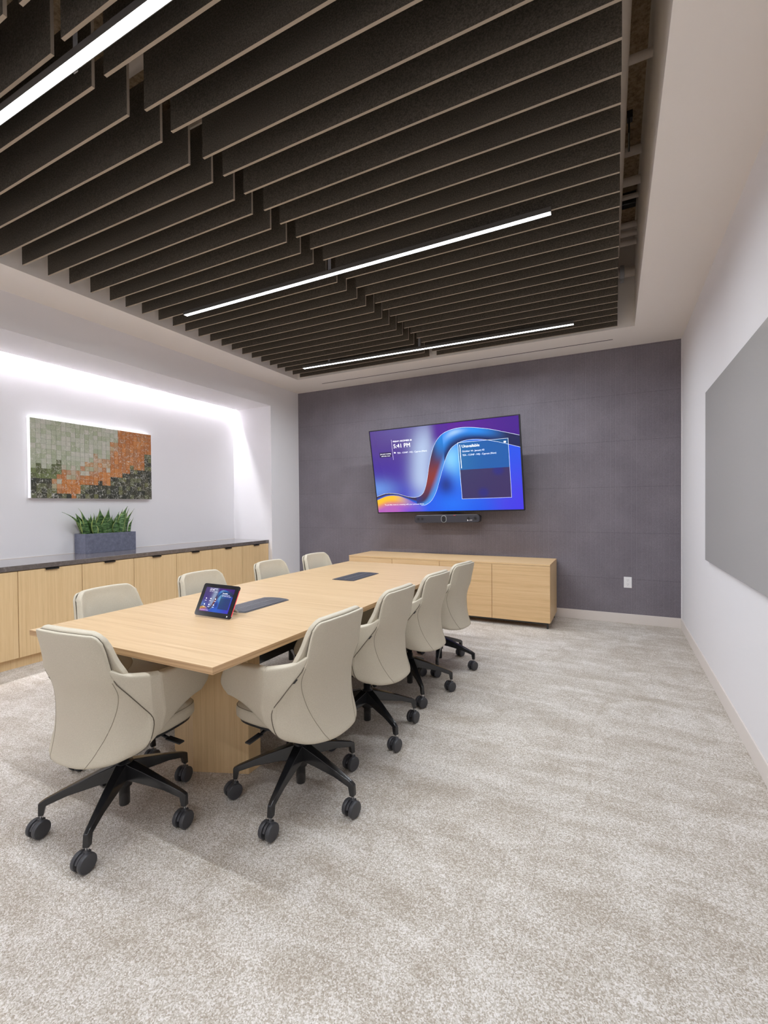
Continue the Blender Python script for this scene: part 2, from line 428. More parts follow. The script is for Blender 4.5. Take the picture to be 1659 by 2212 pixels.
# strip in the niche slot
s = MB().box(-4.966, -4.944, YB+.05, YN-.01, 2.872, 2.884)
tag(s.build('cove_light_strip', 'cove_strip'), 'bright light strip hidden in the slot along the top of the niche', 'light strip')

# ------------------------------------------------------------------ services above the baffles
def pipe(p, r, label, n=20, name='pipe'):
    return tag(MB().tube(p, r, n).build(name, 'pipe_paint', smooth=True), label, 'pipe')
pipe([(.040, .3, 3.50), (.035, 2.3, 3.50), (.010, TY1-.45, 3.50)], .040, 'long pale pipe running beside the right ends of the baffles')
pipe([(-1.2, 2.73, 3.60), (TX1-.0005, 2.73, 3.60)], .021, 'thin grey pipe entering the ceiling side wall, nearest the viewer')
pipe([(-1.2, 3.80, 3.85), (TX1-.0005, 3.80, 3.85)], .03, 'grey pipe below the concrete deck beside the black hanging clip')
pipe([(-1.2, 3.93, 3.716), (TX1-.0005, 3.93, 3.716)], .03, 'thicker grey pipe crossing halfway along the ceiling slot')
pipe([(-1.2, 4.2, 3.763), (TX1-.0005, 4.2, 3.763)], .019, 'thin grey pipe crossing just beyond the thicker halfway one')
for q, (y, z) in enumerate(((4.50, 3.70), (4.545, 3.65), (4.60, 3.60))):
    pipe([(-1.2, y, z), (TX1-.0005, y, z)], .024, ('upper', 'middle', 'lowest')[q]+' grey pipe of the bundle of three over the ceiling slot')
o = pipe([(-1.2, 4.95, 3.50), (TX1-.0005, 4.95, 3.50)], .045, 'thick pale pipe with a ridged coupling near the far end of the ceiling slot')
tg = MB(); tg.lathe([(.05,-.02),(.068,-.017),(.068,.017),(.05,.02)], (1,0,0), (.075, 4.95, 3.50), 16)
tg.box(.06, .09, 4.925, 4.975, 3.415, 3.46)
cpl = tg.build('coupling', 'grey_plastic', o, bevel=.003)
tag(MB().box(.06, .17, 4.36, 4.43, 3.80, 3.90).build('junction_box', 'black_metal', bevel=.004), 'black box behind the bundle of pipes over the ceiling slot', 'junction box')
g = MB().tube([(.10, 3.60, ZD-.01), (.098, 3.62, 3.86), (.10, 3.72, 3.80)], .006, 8); g.box(.085, .12, 3.575, 3.625, ZD-.05, ZD)
tag(g.build('hanging_clip', 'black_metal'), 'small black clip and rod hanging from the concrete deck', 'clip')
tag(MB().box(-3.3, -.9, 2.06, 2.2, 3.68, 3.8).build('air_duct', 'pipe_paint'), 'pale duct glimpsed through the gap between the two runs of baffles', 'duct')
pipe([(-3.3, 1.66, 3.72), (-.9, 1.66, 3.72)], .035, 'pale pipe glimpsed through the gap in the baffles near the top left')
# linear air slot
tag(MB().box(-3.622, -.005, 5.334, 5.346, ZC-.0015, ZC+.01).build('air_slot_diffuser', 'dark_slot'), 'thin black air slot in the white ceiling along the screen wall', 'air vent')

# ------------------------------------------------------------------ built-in cabinets, worktop
XD = -4.33; seams = [1.484+.5045*k for k in range(8)]
names = ['partly cut off by the left edge of the photo', 'behind the head chair', 'behind the planter end of the near left chair', 'between the nearest two left chairs', 'behind the touch panel', 'beside the third left chair', 'last one beside the white pier']
labs = ['oak base cabinet cut off at the left edge of the photo',
        'oak base cabinet in the left row, directly behind the near left corner of the table',
        'oak base cabinet standing under the grey planter and snake plant',
        'oak base cabinet in the left row, fourth from the white pier',
        'oak base cabinet in the left row, third from the white pier',
        'oak base cabinet in the left row, second from the white pier',
        'oak base cabinet at the far end of the left row, touching the white pier']
def cabinet(y0, y1, label):
    r = thing('base_cabinet', (-4.62, (y0+y1)/2, 0), label, 'cabinet', 'built-in oak cabinets along the left wall')
    b = MB(); b.box(XN+.005, XD-.02, y0+.0005, y1-.0005, .085, .795); b.build('body', 'oak_grain_z', r)
    MB().box(XN+.02, XD-.038, y0+.0005, y1-.0005, 0, .085).build('toe_kick', 'oak_grain_z', r)
    d = MB().box(XD-.02, XD, y0+.002, y1-.002, .087, .792).build('door', 'oak_grain_z', r, bevel=.0012, seg=1)
    ym = (y0+y1)/2
    h = MB(); h.box(XD-.018, XD+.014, ym-.053, ym+.053, .792, .7945); h.box(XD+.0115, XD+.014, ym-.053, ym+.053, .780, .7945)
    h.build('handle', 'black_metal', d)
    return r
for k in range(7): cabinet(seams[k], seams[k+1], labs[k])
for k in range(2): cabinet(1.484-.5045*(k+1), 1.484-.5045*k, ('oak base cabinet outside the left edge, next to the cut off one', 'oak base cabinet outside the left edge, second from the cut off one')[k])
ct = MB().box(XN+.004, XD+.006, .475, YN-.002, .798, .84)
o = ct.build('worktop', 'stone', bevel=.002); tag(o, 'long dark grey stone worktop over the oak cabinets', 'worktop')
struct('trim_2', MB().box(XN, XN+.004, .475, YN, .84, .8445), 'trim_paint')

# ------------------------------------------------------------------ artwork
AY0, AY1, AZ0, AZ1, AX = 2.375, 3.64, 1.402, 2.166, -4.915
art = thing('wall_art', (XN, (AY0+AY1)/2, (AZ0+AZ1)/2), 'patchwork canvas in sage green, orange and dark olive hanging over the planter', 'artwork')
MB().box(XN+.002, AX-.001, AY0, AY1, AZ0, AZ1).build('stretcher', 'art_side', art)
def art_col(u, v):
    n = noise.noise(Vector((u*7, v*5, 3)))*.07 + random.uniform(-.045, .045)
    top = .98 - .95*max(0, min(1, (u-.14)/.60)) if u > .14 else 1.1     # green/orange border
    top = .80 if u < .2 else (.66 if u < .36 else (.62 if u < .46 else (.50 if u < .6 else (.28 if u < .68 else -.2))))
    bot = .80 if u < .17 else (.93 if u < .37 else (.82 if u < .5 else (.78 if u < .62 else (.66 if u < .8 else (.55 if u < .92 else .30)))))
    sage = random.choice([srgb(176,180,156), srgb(186,188,170), srgb(168,174,146), srgb(194,192,178)])
    org = random.choice([srgb(196,124,62), srgb(186,114,56), srgb(204,134,74), srgb(180,120,74)])
    drk = random.choice([srgb(62,62,48), srgb(76,74,56), srgb(50,52,42), srgb(100,102,72)])
    if abs(v+n-top) < .07 and u > .15:
        t = random.random(); return tuple(sage[q]*(1-t)+org[q]*t for q in range(3))+(1,)
    if v+n < top:
        if u < .22 and v+n > .58: return random.choice([srgb(112,122,76), srgb(92,98,60)]) if v < .74 else drk
        return sage
    if v+n < bot and u > .13: return org
    return drk if random.random() < .88 else srgb(110,110,70)
nu, nv = 28, 16; mb = MB(); cols = []
for i in range(nu):
    for j in range(nv):
        u0, u1, v0, v1 = i/nu, (i+1)/nu, j/nv, (j+1)/nv
        d = random.uniform(.000, .0015)
        P = lambda u, v, q: (AX+q, AY0+.001+(AY1-AY0-.002)*u, AZ1-.001-(AZ1-AZ0-.002)*v)
        e = .0008
        mb.add([P(u0,v0,0),P(u1,v0,0),P(u1,v1,0),P(u0,v1,0),P(u0+e,v0+e,.002+d),P(u1-e,v0+e,.002+d),P(u1-e,v1-e,.002+d),P(u0+e,v1-e,.002+d)],
               [(4,5,6,7),(0,1,5,4),(1,2,6,5),(2,3,7,6),(3,0,4,7)])
        cc = art_col((u0+u1)/2, (v0+v1)/2)
        cols += [cc]
o = mb.build('canvas', 'artwork', art)
# colours by tile centre
me = o.data; ca = me.color_attributes.new('col', 'FLOAT_COLOR', 'CORNER')
for p in me.polygons:
    cc = p.center + Vector(art['_w'])
    i = min(nu-1, max(0, int((cc.y-AY0)/(AY1-AY0)*nu))); j = min(nv-1, max(0, int((AZ1-cc.z)/(AZ1-AZ0)*nv)))
    c_ = cols[i*nv+j]; dk = abs(p.normal.x) < .6
    for li in p.loop_indices: ca.data[li].color = tuple(x*.95 for x in c_[:3])+(1,) if dk else c_

# ------------------------------------------------------------------ planter with snake plants
PX0, PX1, PY0, PY1, PZ = -4.955, -4.772, 2.782, 3.33, .84
pl = thing('potted_snake_plant', ((PX0+PX1)/2, (PY0+PY1)/2, PZ), 'green snake plants in a long grey stone planter on the worktop', 'potted plant')
b = MB(); z1 = PZ+.2; t = .018
b.box(PX0,PX1,PY0,PY1,PZ+.0005,PZ+.02); b.box(PX0,PX0+t,PY0,PY1,PZ+.02,z1); b.box(PX1-t,PX1,PY0,PY1,PZ+.02,z1)
b.box(PX0+t,PX1-t,PY0,PY0+t,PZ+.02,z1); b.box(PX0+t,PX1-t,PY1-t,PY1,PZ+.02,z1)
b.build('planter', 'planter', pl)
MB().box(PX0+t,PX1-t,PY0+t,PY1-t,PZ+.02,z1-.015).build('soil', 'soil', pl)
fol = MB()
def leaf(x, y, h, w, lean, az, twist, bend=0):
    L = Vector((math.cos(az), math.sin(az), 0)); N = 12; rows = []
    for i in range(N+1):
        t = i/N
        ww = w*(.42+.75*math.sin(math.pi*min(1, t*1.02)**.8))*(1-max(0, t-.62)/.38) if t > .62 else w*(.42+.75*math.sin(math.pi*(t*1.02)**.8))
        ww = max(ww, .0008)
        c0 = Vector((x, y, z1-.03)) + Vector((0,0,1))*h*t*math.cos(lean*t) + L*h*t*math.sin(lean*t+bend*t*t)
        a = twist + t*.8
        side = Vector((math.cos(a), math.sin(a), 0)); nrm = Vector((-math.sin(a), math.cos(a), 0))
        cup = .28*ww
        rows.append([c0-side*ww/2+nrm*cup, c0-side*ww*.43+nrm*cup*.75, c0-side*ww*.2+nrm*cup*.2, c0, c0+side*ww*.2+nrm*cup*.2, c0+side*ww*.43+nrm*cup*.75, c0+side*ww/2+nrm*cup])
    n = 7; o = len(fol.v); fol.v += [tuple(p) for r in rows for p in r]
    for i in range(N):
        for j in range(n-1):
            fol.f.append((o+i*n+j, o+i*n+j+1, o+(i+1)*n+j+1, o+(i+1)*n+j)); fol.m.append(1 if j in (0, n-2) else 0)
rl = random.Random(3); yc = [2.83+.05*k for k in range(10)]
for k in range(26):
    y = PY0+.05+(PY1-PY0-.1)*((k*.618) % 1); x = rl.uniform(PX0+.05, PX1-.05)
    out = (y-(PY0+PY1)/2)/.27
    az = math.pi/2 if out > 0 else -math.pi/2
    leaf(x, y, rl.uniform(.17, .325), rl.uniform(.060, .082), abs(out)*rl.uniform(.15, .5)+.05, az+rl.uniform(-.8, .8), rl.uniform(.5, 1.9))
leaf(-4.86, 2.83, .30, .034, .55, -1.5, 1.4, .3); leaf(-4.84, 2.82, .19, .035, .5, -1.5, 1.3); leaf(-4.85, 3.27, .30, .055, .32, 1.4, 1.6)
leaf(-4.82, 3.29, .19, .035, .25, 1.4, 1.4)
o = fol.build('foliage', ['leaf', 'leaf_edge'], pl, smooth=True)
so = o.modifiers.new('thick', 'SOLIDIFY'); so.thickness = .002

# ------------------------------------------------------------------ credenza under the screen
cr = thing('credenza', (-1.805, 5.32, 0), 'low oak credenza with flat doors under the wall screen', 'credenza')
CX0, CX1, CY0, CY1 = -3.021, -.590, 5.02, 5.628
b = MB(); b.box(CX0+.016, CX1-.016, CY0+.021, CY1, .062, .656); b.build('body', 'oak_credenza', cr)
MB().box(CX0, CX1, CY0+.001, CY1, .658, .677).build('top', 'oak_credenza', cr, bevel=.001, seg=1)
for x in (CX0, CX1-.016): MB().box(x, x+.016, CY0+.021, CY1, .062, .6575).build('side_panel', 'oak_grain_z', cr)
dx = (CX1-CX0)/4
for k in range(4): MB().box(CX0+dx*k+.002, CX0+dx*(k+1)-.002, CY0, CY0+.019, .062, .656).build('door', 'oak_credenza', cr, bevel=.001, seg=1)
for x in (CX0+.02, CX1-.038):
    for y in (CY0+.01, CY1-.05): MB().box(x, x+.018, y, y+.018, .0, .061).build('leg', 'black_metal', cr)
MB().box(CX0+.038, CX1-.038, CY0+.012, CY0+.026, .045, .0605).build('rail', 'black_metal', cr)

# ------------------------------------------------------------------ conference table
TBX0, TBX1, TBY0, TBY1, TZ = -2.437, -1.261, 1.162, 4.048, .737
tb = thing('conference_table', (-1.849, 2.605, 0), 'long light oak conference table with two power flaps', 'table')
poly = []
N = 16
for i in range(N+1):
    t = i/N; poly.append((TBX1+.014*math.sin(math.pi*t), TBY0+(TBY1-TBY0)*t))
for i in range(N+1):
    t = 1-i/N; poly.append((TBX0-.010*math.sin(math.pi*t), TBY0+(TBY1-TBY0)*t))
MB().prism(poly, TZ-.027, TZ, 0, 1).build('tabletop', ['oak_grain_x', 'oak_edge'], tb, bevel=.001, seg=1, smooth=False)
def hexa(yc, lab):
    P = [(-1.85, yc-.145), (-1.589, yc-.042), (-1.589, yc+.042), (-1.85, yc+.145), (-2.111, yc+.042), (-2.111, yc-.042)]
    MB().prism(P, .001, TZ-.0275).build('pedestal', 'oak_grain_z', tb)
hexa(1.722, ''); hexa(3.488, '')
t_ = MB(); t_.box(-2.07, -1.615, 1.79, 3.42, .50, .504); t_.box(-2.07, -2.066, 1.79, 3.42, .504, TZ-.028); t_.box(-1.619, -1.615, 1.79, 3.42, .504, TZ-.028)
t_.build('cable_trough', 'black_gloss', tb)
for y0, y1 in ((1.83, 2.235), (2.965, 3.415)):
    x0, x1 = -1.943, -1.75
    P = [(x0, y0+.01), (x0+.03, y0), (x1-.03, y0), (x1, y0+.01), (x1, y1-.03), (x1-.03, y1-.012), ((x0+x1)/2, y1), (x0+.03, y1-.012), (x0, y1-.03)]
    pm = MB().prism(P, TZ+.0003, TZ+.0025).build('power_flap', 'grommet', tb)
    xm = (x0+x1)/2; s = MB()
    for x in (x0+.012, xm+.004): s.box(x, x+(x1-x0)/2-.016, y0+.015, y1-.045, TZ+.0025, TZ+.0045)
    s.build('lid', 'grommet', pm)
    s = MB()
    for x in (x0+.045, x0+.07, x1-.07, x1-.045): s.box(x-.0012, x+.0012, y0+.02, y1-.05, TZ+.0045, TZ+.005)
    s.build('groove', 'black_metal', pm)
    MB().box(xm-.002, xm+.002, y0+.03, y1-.04, TZ+.0025, TZ+.0055).build('brush_strip', 'grommet_light', pm)

# ------------------------------------------------------------------ picture on the screens
def sm(a, b, x):
    t = max(0, min(1, (x-a)/(b-a))); return t*t*(3-2*t)
def lerp(a, b, t): return tuple(a[i]+(b[i]-a[i])*t for i in range(3))
TOPC = [(0,.80),(.08,.765),(.16,.775),(.24,.815),(.30,.825),(.345,.79),(.372,.71),(.392,.60),(.41,.47),(.435,.33),(.46,.23),(.50,.14),(.55,.09),(.62,.065),(.70,.07),(.81,.105),(.90,.15),(1.0,.205)]
BOTC = [(0,.845),(.08,.80),(.16,.80),(.22,.835),(.28,.885),(.33,.925),(.37,.915),(.41,.865),(.445,.77),(.475,.64),(.505,.50),(.535,.375),(.57,.285),(.62,.23),(.68,.205),(.76,.21),(.87,.255),(1.0,.33)]
def poly_pts(P, n=14):
    out = []
    for i in range(len(P)-1):
        a, b, c_, d = P[max(i-1,0)], P[i], P[i+1], P[min(i+2,len(P)-1)]
        for k in range(n):
            t = k/n
            out.append(tuple(.5*((2*b[q])+(c_[q]-a[q])*t+(2*a[q]-5*b[q]+4*c_[q]-d[q])*t*t+(3*b[q]-a[q]-3*c_[q]+d[q])*t**3) for q in (0,1)))
    out.append(P[-1]); return out
TP, BP = poly_pts(TOPC), poly_pts(BOTC)
def fn(PP):
    import bisect
    xs = [p[0] for p in PP]
    def g(u):
        i = min(max(bisect.bisect_right(xs, u)-1, 0), len(PP)-2); a, b = PP[i], PP[i+1]
        t = (u-a[0])/(b[0]-a[0]) if b[0] > a[0] else 0
        return a[1]+(b[1]-a[1])*max(0, min(1, t))
    return g
ftop, fbot = fn(TP), fn(BP)
def S8(r, g, b): return srgb(r, g, b)[:3]
def pic(u, v):
    a, b = ftop(u), fbot(u)
    if v < a:          # above the ribbon
        if u < .56:
            c = lerp(S8(84,58,140), S8(70,44,160), sm(.1, .55, v))
            c = lerp(c, S8(52,38,190), sm(.55, .8, v)*sm(.05, .3, u))
            cx = .40-.20*max(0, v-.1)*0 + .02
            ray = math.exp(-((u-(.37+.02*math.cos(v*5)))/.085)**2)*sm(1.0, .6, v)*sm(-.2, .25, v)
            c = lerp(c, S8(186,206,240), .92*ray)
            ray2 = math.exp(-((u-(.22+.30*(.1-v)*-.5))/.16)**2)*sm(.30, .0, v)*.35
            c = lerp(c, S8(110,110,180), ray2)
            low = math.exp(-((u-.0)/.16)**2)*math.exp(-((v-.72)/.13)**2)
            c = lerp(c, S8(110,160,240), .85*low)
            glow = math.exp(-((a-v)/.05)**2)*sm(.2, .35, u)
            c = lerp(c, S8(150,190,245), .45*glow)
            c = lerp(c, S8(80,20,150), sm(.41, .50, u)*sm(.32, .12, v))
        else: c = lerp(S8(88,14,150), S8(66,0,140), sm(.6, 1, u))
        return c
    if v <= b:         # the ribbon itself
        t = (v-a)/max(b-a, 1e-4)
        if u < .30: c = lerp(S8(60,48,80), S8(24,90,215), sm(.35, .9, t))
        elif u < .52:
            k = sm(.30, .36, u); k2 = sm(.43, .50, u)
            base = lerp(S8(40,40,84), S8(140,52,50), math.exp(-((v-.60)/.18)**2))
            edge = lerp(base, S8(70,150,240), sm(.55, 1, t))
            c = lerp(S8(40,50,130), edge, k); c = lerp(c, S8(20,130,225), k2*sm(.5, .15, v))
        else:
            c = lerp(S8(20,140,245), S8(4,30,96), sm(.25, .95, t))
            c = lerp(c, S8(190,225,250), .7*math.exp(-((u-.60)/.06)**2)*math.exp(-((t-.22)/.18)**2))
            c = lerp(c, S8(14,24,80), sm(.72, .95, u))
        return c
    hl = lerp(S8(255,200,50), S8(236,150,96), sm(.03, .10, v-b))   # yellow hill and pink slope
    hl = lerp(hl, S8(184,98,190), sm(.06, .15, v-b))
    hl = lerp(hl, S8(84,66,224), sm(.12, .28, u)*.85)
    c = S8(24,88,236)
    c = lerp(c, S8(170,240,252), math.exp(-((u-.585)/.07)**2-((v-.40)/.15)**2))
    c = lerp(c, S8(50,160,250), .7*math.exp(-((u-.64)/.10)**2-((v-.42)/.3)**2))
    c = lerp(c, S8(8,40,130), .9*math.exp(-((u-.515)/.055)**2-((v-.70)/.13)**2))
    c = lerp(c, S8(20,120,255), .7*math.exp(-((u-.55)/.12)**2-((v-.92)/.12)**2))
    c = lerp(c, S8(80,44,226), sm(.72, 1, u)*sm(.3, .95, v))
    c = lerp(c, S8(40,70,240), sm(.85, .95, u)*.4)
    return lerp(hl, c, sm(.24, .40, u))
def picture_mesh(name, W, H, mat, parent, nx, ny, y, z0=0, cardfn=None):
    vs = [((i/nx-.5)*W, y, z0+(.5-j/ny)*H) for j in range(ny+1) for i in range(nx+1)]
    fs = [(j*(nx+1)+i, (j+1)*(nx+1)+i, (j+1)*(nx+1)+i+1, j*(nx+1)+i+1) for j in range(ny) for i in range(nx)]
    me = bpy.data.meshes.new(name); me.from_pydata(vs, [], fs); me.materials.append(M[mat])
    ca = me.color_attributes.new('col', 'FLOAT_COLOR', 'POINT'); buf = []
    for j in range(ny+1):
        for i in range(nx+1):
            u, v = i/nx, j/ny; ss = [pic(min(1, max(0, u+a/nx)), min(1, max(0, v+b/ny))) for a, b in ((-.25,-.25),(.25,-.25),(-.25,.25),(.25,.25))]
            c = tuple(sum(q[k] for q in ss)/4 for k in range(3))
            if cardfn: c = cardfn(u, v, c)
            buf += [c[0], c[1], c[2], 1]
    ca.data.foreach_set('color', buf)
    o = bpy.data.objects.new(name, me); C.objects.link(o); o.parent = parent; return o

# ------------------------------------------------------------------ wall screen
def Rzxy(a, b, c):
    return Matrix.Rotation(a, 3, 'Z') @ Matrix.Rotation(b, 3, 'X') @ Matrix.Rotation(c, 3, 'Y')
tv = thing('wall_screen', (-1.8663, 5.3095, 1.7523), 'large tilted wall screen showing 5:41 PM on a blue ribbon picture', 'screen', local=True)
tv.rotation_euler = Rzxy(R(-.3178), R(10.84), R(-1.0434)).to_euler()
W_, H_ = 1.90, 1.085; bz = .011
MB().box(-W_/2, W_/2, .012, .055, -H_/2, H_/2).build('back_cover', 'bezel', tv, bevel=.004)
f_ = MB(); f_.box(-W_/2, W_/2, 0, .012, H_/2-bz, H_/2); f_.box(-W_/2, W_/2, 0, .012, -H_/2, -H_/2+bz*1.3)
f_.box(-W_/2, -W_/2+bz, 0, .012, -H_/2+bz*1.3, H_/2-bz); f_.box(W_/2-bz, W_/2, 0, .012, -H_/2+bz*1.3, H_/2-bz)
f_.build('bezel', 'bezel', tv)
def card(u, v, c):
    if .618 < u < .932 and .225 < v < .865:
        if v < .535: return lerp(c, S8(0,92,158), .84)
        k = lerp(c, S8(54,40,84), .95)
        for cu, cv in ((.86, .56), (.76, .80)):
            d = ((u-cu)/.035)**2+((v-cv)/.055)**2
            k = lerp(k, S8(30,34,130), .8*math.exp(-d*d))
        return k
    if .058 < u < .150 and .262 < v < .325: return lerp(c, S8(30,24,48), .75)
    return c
SW, SH = W_-2*bz, H_-2.3*bz
scr = picture_mesh('display', SW, SH, 'tv_picture', tv, 340, 200, .004, .0016, card)
def uv(u, v, y=.002): return ((u-.5)*SW, y, .0016+(.5-v)*SH)
def t_(s, u, v, size, mat='screen_white', al='LEFT', nm='screen_text'): text_mesh(s, size, mat, scr, nm, uv(u, v), al)
t_('FRIDAY, DECEMBER 20', .168, .152, .026)
t_('5:41 PM', .168, .222, .072)
t_('TEA - CONF - HQ - Cypress (New)', .192, .292, .027, 'screen_soft')
t_('Join your meeting', .104, .288, .021, al='CENTER'); t_('with this room', .104, .313, .021, al='CENTER')
t_('To join this room in a meeting with your personal device', .055, .915, .024, 'screen_soft')
t_('Unavailable', .642, .285, .047); t_('October 14 - January 03', .642, .335, .027, 'screen_soft'); t_('TEA - CONF - HQ - Cypress (New)', .642, .378, .027, 'screen_soft')
def uvbox(s, u0, u1, v0, v1, y=.0015):
    a = uv(u0, v1); b = uv(u1, v0); s.box(a[0], b[0], y, y+.0004, a[2], b[2])
s = MB(); e = .0012
uvbox(s, .618, .932, .2245, .227); uvbox(s, .618, .932, .863, .8655); uvbox(s, .6175, .619, .2245, .8655); uvbox(s, .931, .9325, .2245, .8655)
s.build('card_outline', 'screen_card_edge', scr)
s = MB(); uvbox(s, .629, .632, .25, .515); uvbox(s, .166-.008, .1588, .12, .36)
uvbox(s, .905, .918, .252, .270); uvbox(s, .169, .1745, .268, .284); uvbox(s, .1765, .181, .272, .284)
s.build('screen_marks', 'screen_white', scr)
# thin bright edges of the ribbon
s = MB()
for P, lo in ((TP, .0), (BP, .33)):
    q = [uv(*p, .0025) for p in P if p[0] >= lo]
    s.tube(q, .0013, 5)
s.build('ribbon_highlight', 'screen_card_edge', scr)
b = MB().box(-.3, .3, .0555, .115, -.2, .2); b.box(-.22, -.18, .115, .22, -.16, .16); b.box(.18, .22, .115, .22, -.16, .16); b.box(-.3, .3, .20, .25, -.18, .1)
b.build('wall_mount', 'black_metal', tv)

# ------------------------------------------------------------------ video bar
vb = thing('video_bar', (-1.857, 5.47, 1.088), 'slim dark video bar with a central camera mounted below the wall screen', 'video bar', local=True)
vb.rotation_euler = (0, R(-1.15), 0)
VW, VH = .845, .094; pts = []
def rr(w, h, r, n=6):
    out = []
    for cx, cz, a0 in ((w/2-r, h-r, 0), (-w/2+r, h-r, 90), (-w/2+r, r, 180), (w/2-r, r, 270)):
        for k in range(n+1):
            a = R(a0+90*k/n); out.append((cx+r*math.cos(a), cz+r*math.sin(a)))
    return out
def xz_prism(P, y0, y1, name, mat, parent, bevel=0):
    s = MB(); n = len(P)
    s.add([(x, y0, z) for x, z in P]+[(x, y1, z) for x, z in P], [tuple(range(n)), tuple(range(2*n-1, n-1, -1))]+[(i, (i+1)%n, n+(i+1)%n, n+i) for i in range(n)])
    return s.build(name, mat, parent, bevel=bevel)
xz_prism(rr(VW, VH, .034), -.05, .045, 'body', 'bar_body', vb, .004)
MB().box(-VW/2+.03, VW/2-.03, -.044, .03, VH, VH+.004).build('top_edge', 'grey_plastic', vb, bevel=.0015)
xz_prism([(x-.0275, z+.003) for x, z in rr(.068, .088, .033)], -.053, -.05, 'lens_ring', 'lens_ring', vb)
ln = xz_prism([(x-.0275, z+.008) for x, z in rr(.056, .077, .027)], -.0545, -.053, 'lens_window', 'black_gloss', vb)
s = MB(); s.lathe([(.016, 0), (.016, .003), (.010, .004)], (0,-1,0), (-.0275, -.0545, .066), 18); s.lathe([(.016, 0), (.016, .003), (.010, .004)], (0,-1,0), (-.0275, -.0545, .028), 18)
s.build('lens', 'bezel', ln)
s = MB()
for x in (-.37, -.315, .285, .37): s.lathe([(.016, 0), (.016, .0008)], (0,-1,0), (x, -.0545, .052), 18)
s.build('port', 'black_plastic', vb)
text_mesh('poly', .020, 'white_plastic', vb, 'brand_mark', (.30, -.0548, .024))
s = MB(); s.add([(.272,-.0548,.016),(.272,-.0548,.038),(.290,-.0548,.027)], [(0,2,1)]); s.build('brand_symbol', 'white_plastic', vb)
MB().box(.10, .125, -.0548, -.0542, .088, .091).build('status_light', 'red_light', vb)
MB().box(-.15, .15, .046, .175, .02, .075).build('wall_mount', 'black_metal', vb)

# ------------------------------------------------------------------ touch panel on the table
tp = thing('touch_panel', (-1.83, 1.72, .820), 'black framed touch panel with red lit side leaning on the table', 'tablet', local=True)
tp.rotation_euler = Rzxy(R(4.26), R(-26.7), R(1.56)).to_euler()
w, h = .236, .170
xz_prism([(x, z-h/2) for x, z in rr(w, h, .012)], 0, .009, 'body', 'black_gloss', tp, .0015)
def tcard(u, v, c):
    if .60 < u < .965 and .10 < v < .86: c = lerp(c, S8(16,58,104), .80 if v > .4 else .55)
    return lerp(c, (0,0,0), .12)
ts = picture_mesh('display', w*.80, h*.74, 'tablet_picture', tp, 90, 60, -.0006, .002, tcard)
def uvt(u, v): return ((u-.5)*w*.8, -.0011, .002+(.5-v)*h*.74)
def tt(s_, u, v, size, mat='screen_soft', al='LEFT'): text_mesh(s_, size, mat, ts, 'screen_text', uvt(u, v), al)
tt('FRIDAY, DECEMBER 20', .15, .06, .0048); tt('5:41 PM', .15, .13, .009, 'screen_white'); tt('TEA - CONF - HQ - Cypress', .15, .185, .0045)
tt('Unavailable', .62, .22, .0075, 'screen_white'); tt('October 14 - January 03', .62, .28, .005); tt('TEA - CONF - HQ - Cypress', .62, .33, .005)
s = MB()
for i in range(3):
    for j in range(2):
        p = uvt(.12+.16*i, .47+.25*j); s.lathe([(.0033, 0), (.0033, .0003)], (0,-1,0), (p[0], -.0009, p[2]), 14)
        q = uvt(.12+.16*i, .56+.25*j); s.box(q[0]-.006, q[0]+.006, -.0011, -.0008, q[2]-.0008, q[2]+.0008)
s.build('app_icons', 'screen_soft', ts)
tt('To join this room in a meeting', .03, .96, .0042)
MB().box(w/2-.0005, w/2+.0012, .004, .0065, -h/2+.014, h/2-.022).build('side_light', 'red_light', tp)
s = MB().add([(w/2-.025,-.0006,-h/2+.006),(w/2-.025,-.0006,-h/2+.015),(w/2-.017,-.0006,-h/2+.0105)], [(0,2,1)]); s.build('brand_symbol', 'white_plastic', tp)
st_ = MB()
for x in (-.055, .055):
    a = Vector((x, .009, .0)); b_ = Vector((x, .115, -.024))
    st_.tube([a, a.lerp(b_, .5), b_], .005, 8)
st_.box(-.06, .06, .106, .118, -.029, -.019)
st_.build('stand', 'grey_plastic', tp)

# ------------------------------------------------------------------ glass board, outlet
gb = thing('glass_writing_board', (XR-.02, 2.4, 1.5), 'frameless pale grey glass writing board on the right wall', 'writing board')
MB().box(XR-.026, XR-.020, .45, 4.107, .882, 2.120).build('glass', ['glass_board'], gb, bevel=.001, seg=1)
s = MB()
for y in (.6, 3.95):
    for z in (.98, 2.02): s.lathe([(.014, 0), (.014, .019)], (1,0,0), (XR-.0195, y, z), 14)
s.build('standoff', 'chrome', gb)
ol = thing('wall_outlet', (.1375, YF, .447), 'white double power outlet low on the grey felt wall', 'power outlet')
MB().box(.099, .176, YF-.006, YF-.0005, .388, .507).build('cover_plate', 'white_plastic', ol, bevel=.0015)
for z in (.425, .470):
    rc = MB(); rc.lathe([(.0165, 0), (.0165, .002)], (0,-1,0), (.1375, YF-.006, z), 20); q = rc.build('socket', 'white_plastic', ol)
    sl = MB(); sl.box(.1295,.1315,YF-.0086,YF-.008,z+.001,z+.010); sl.box(.1435,.1455,YF-.0086,YF-.008,z+.001,z+.010); sl.box(.1355,.1395,YF-.0086,YF-.008,z-.010,z-.006)
    sl.build('slots', 'dark_slot', q)

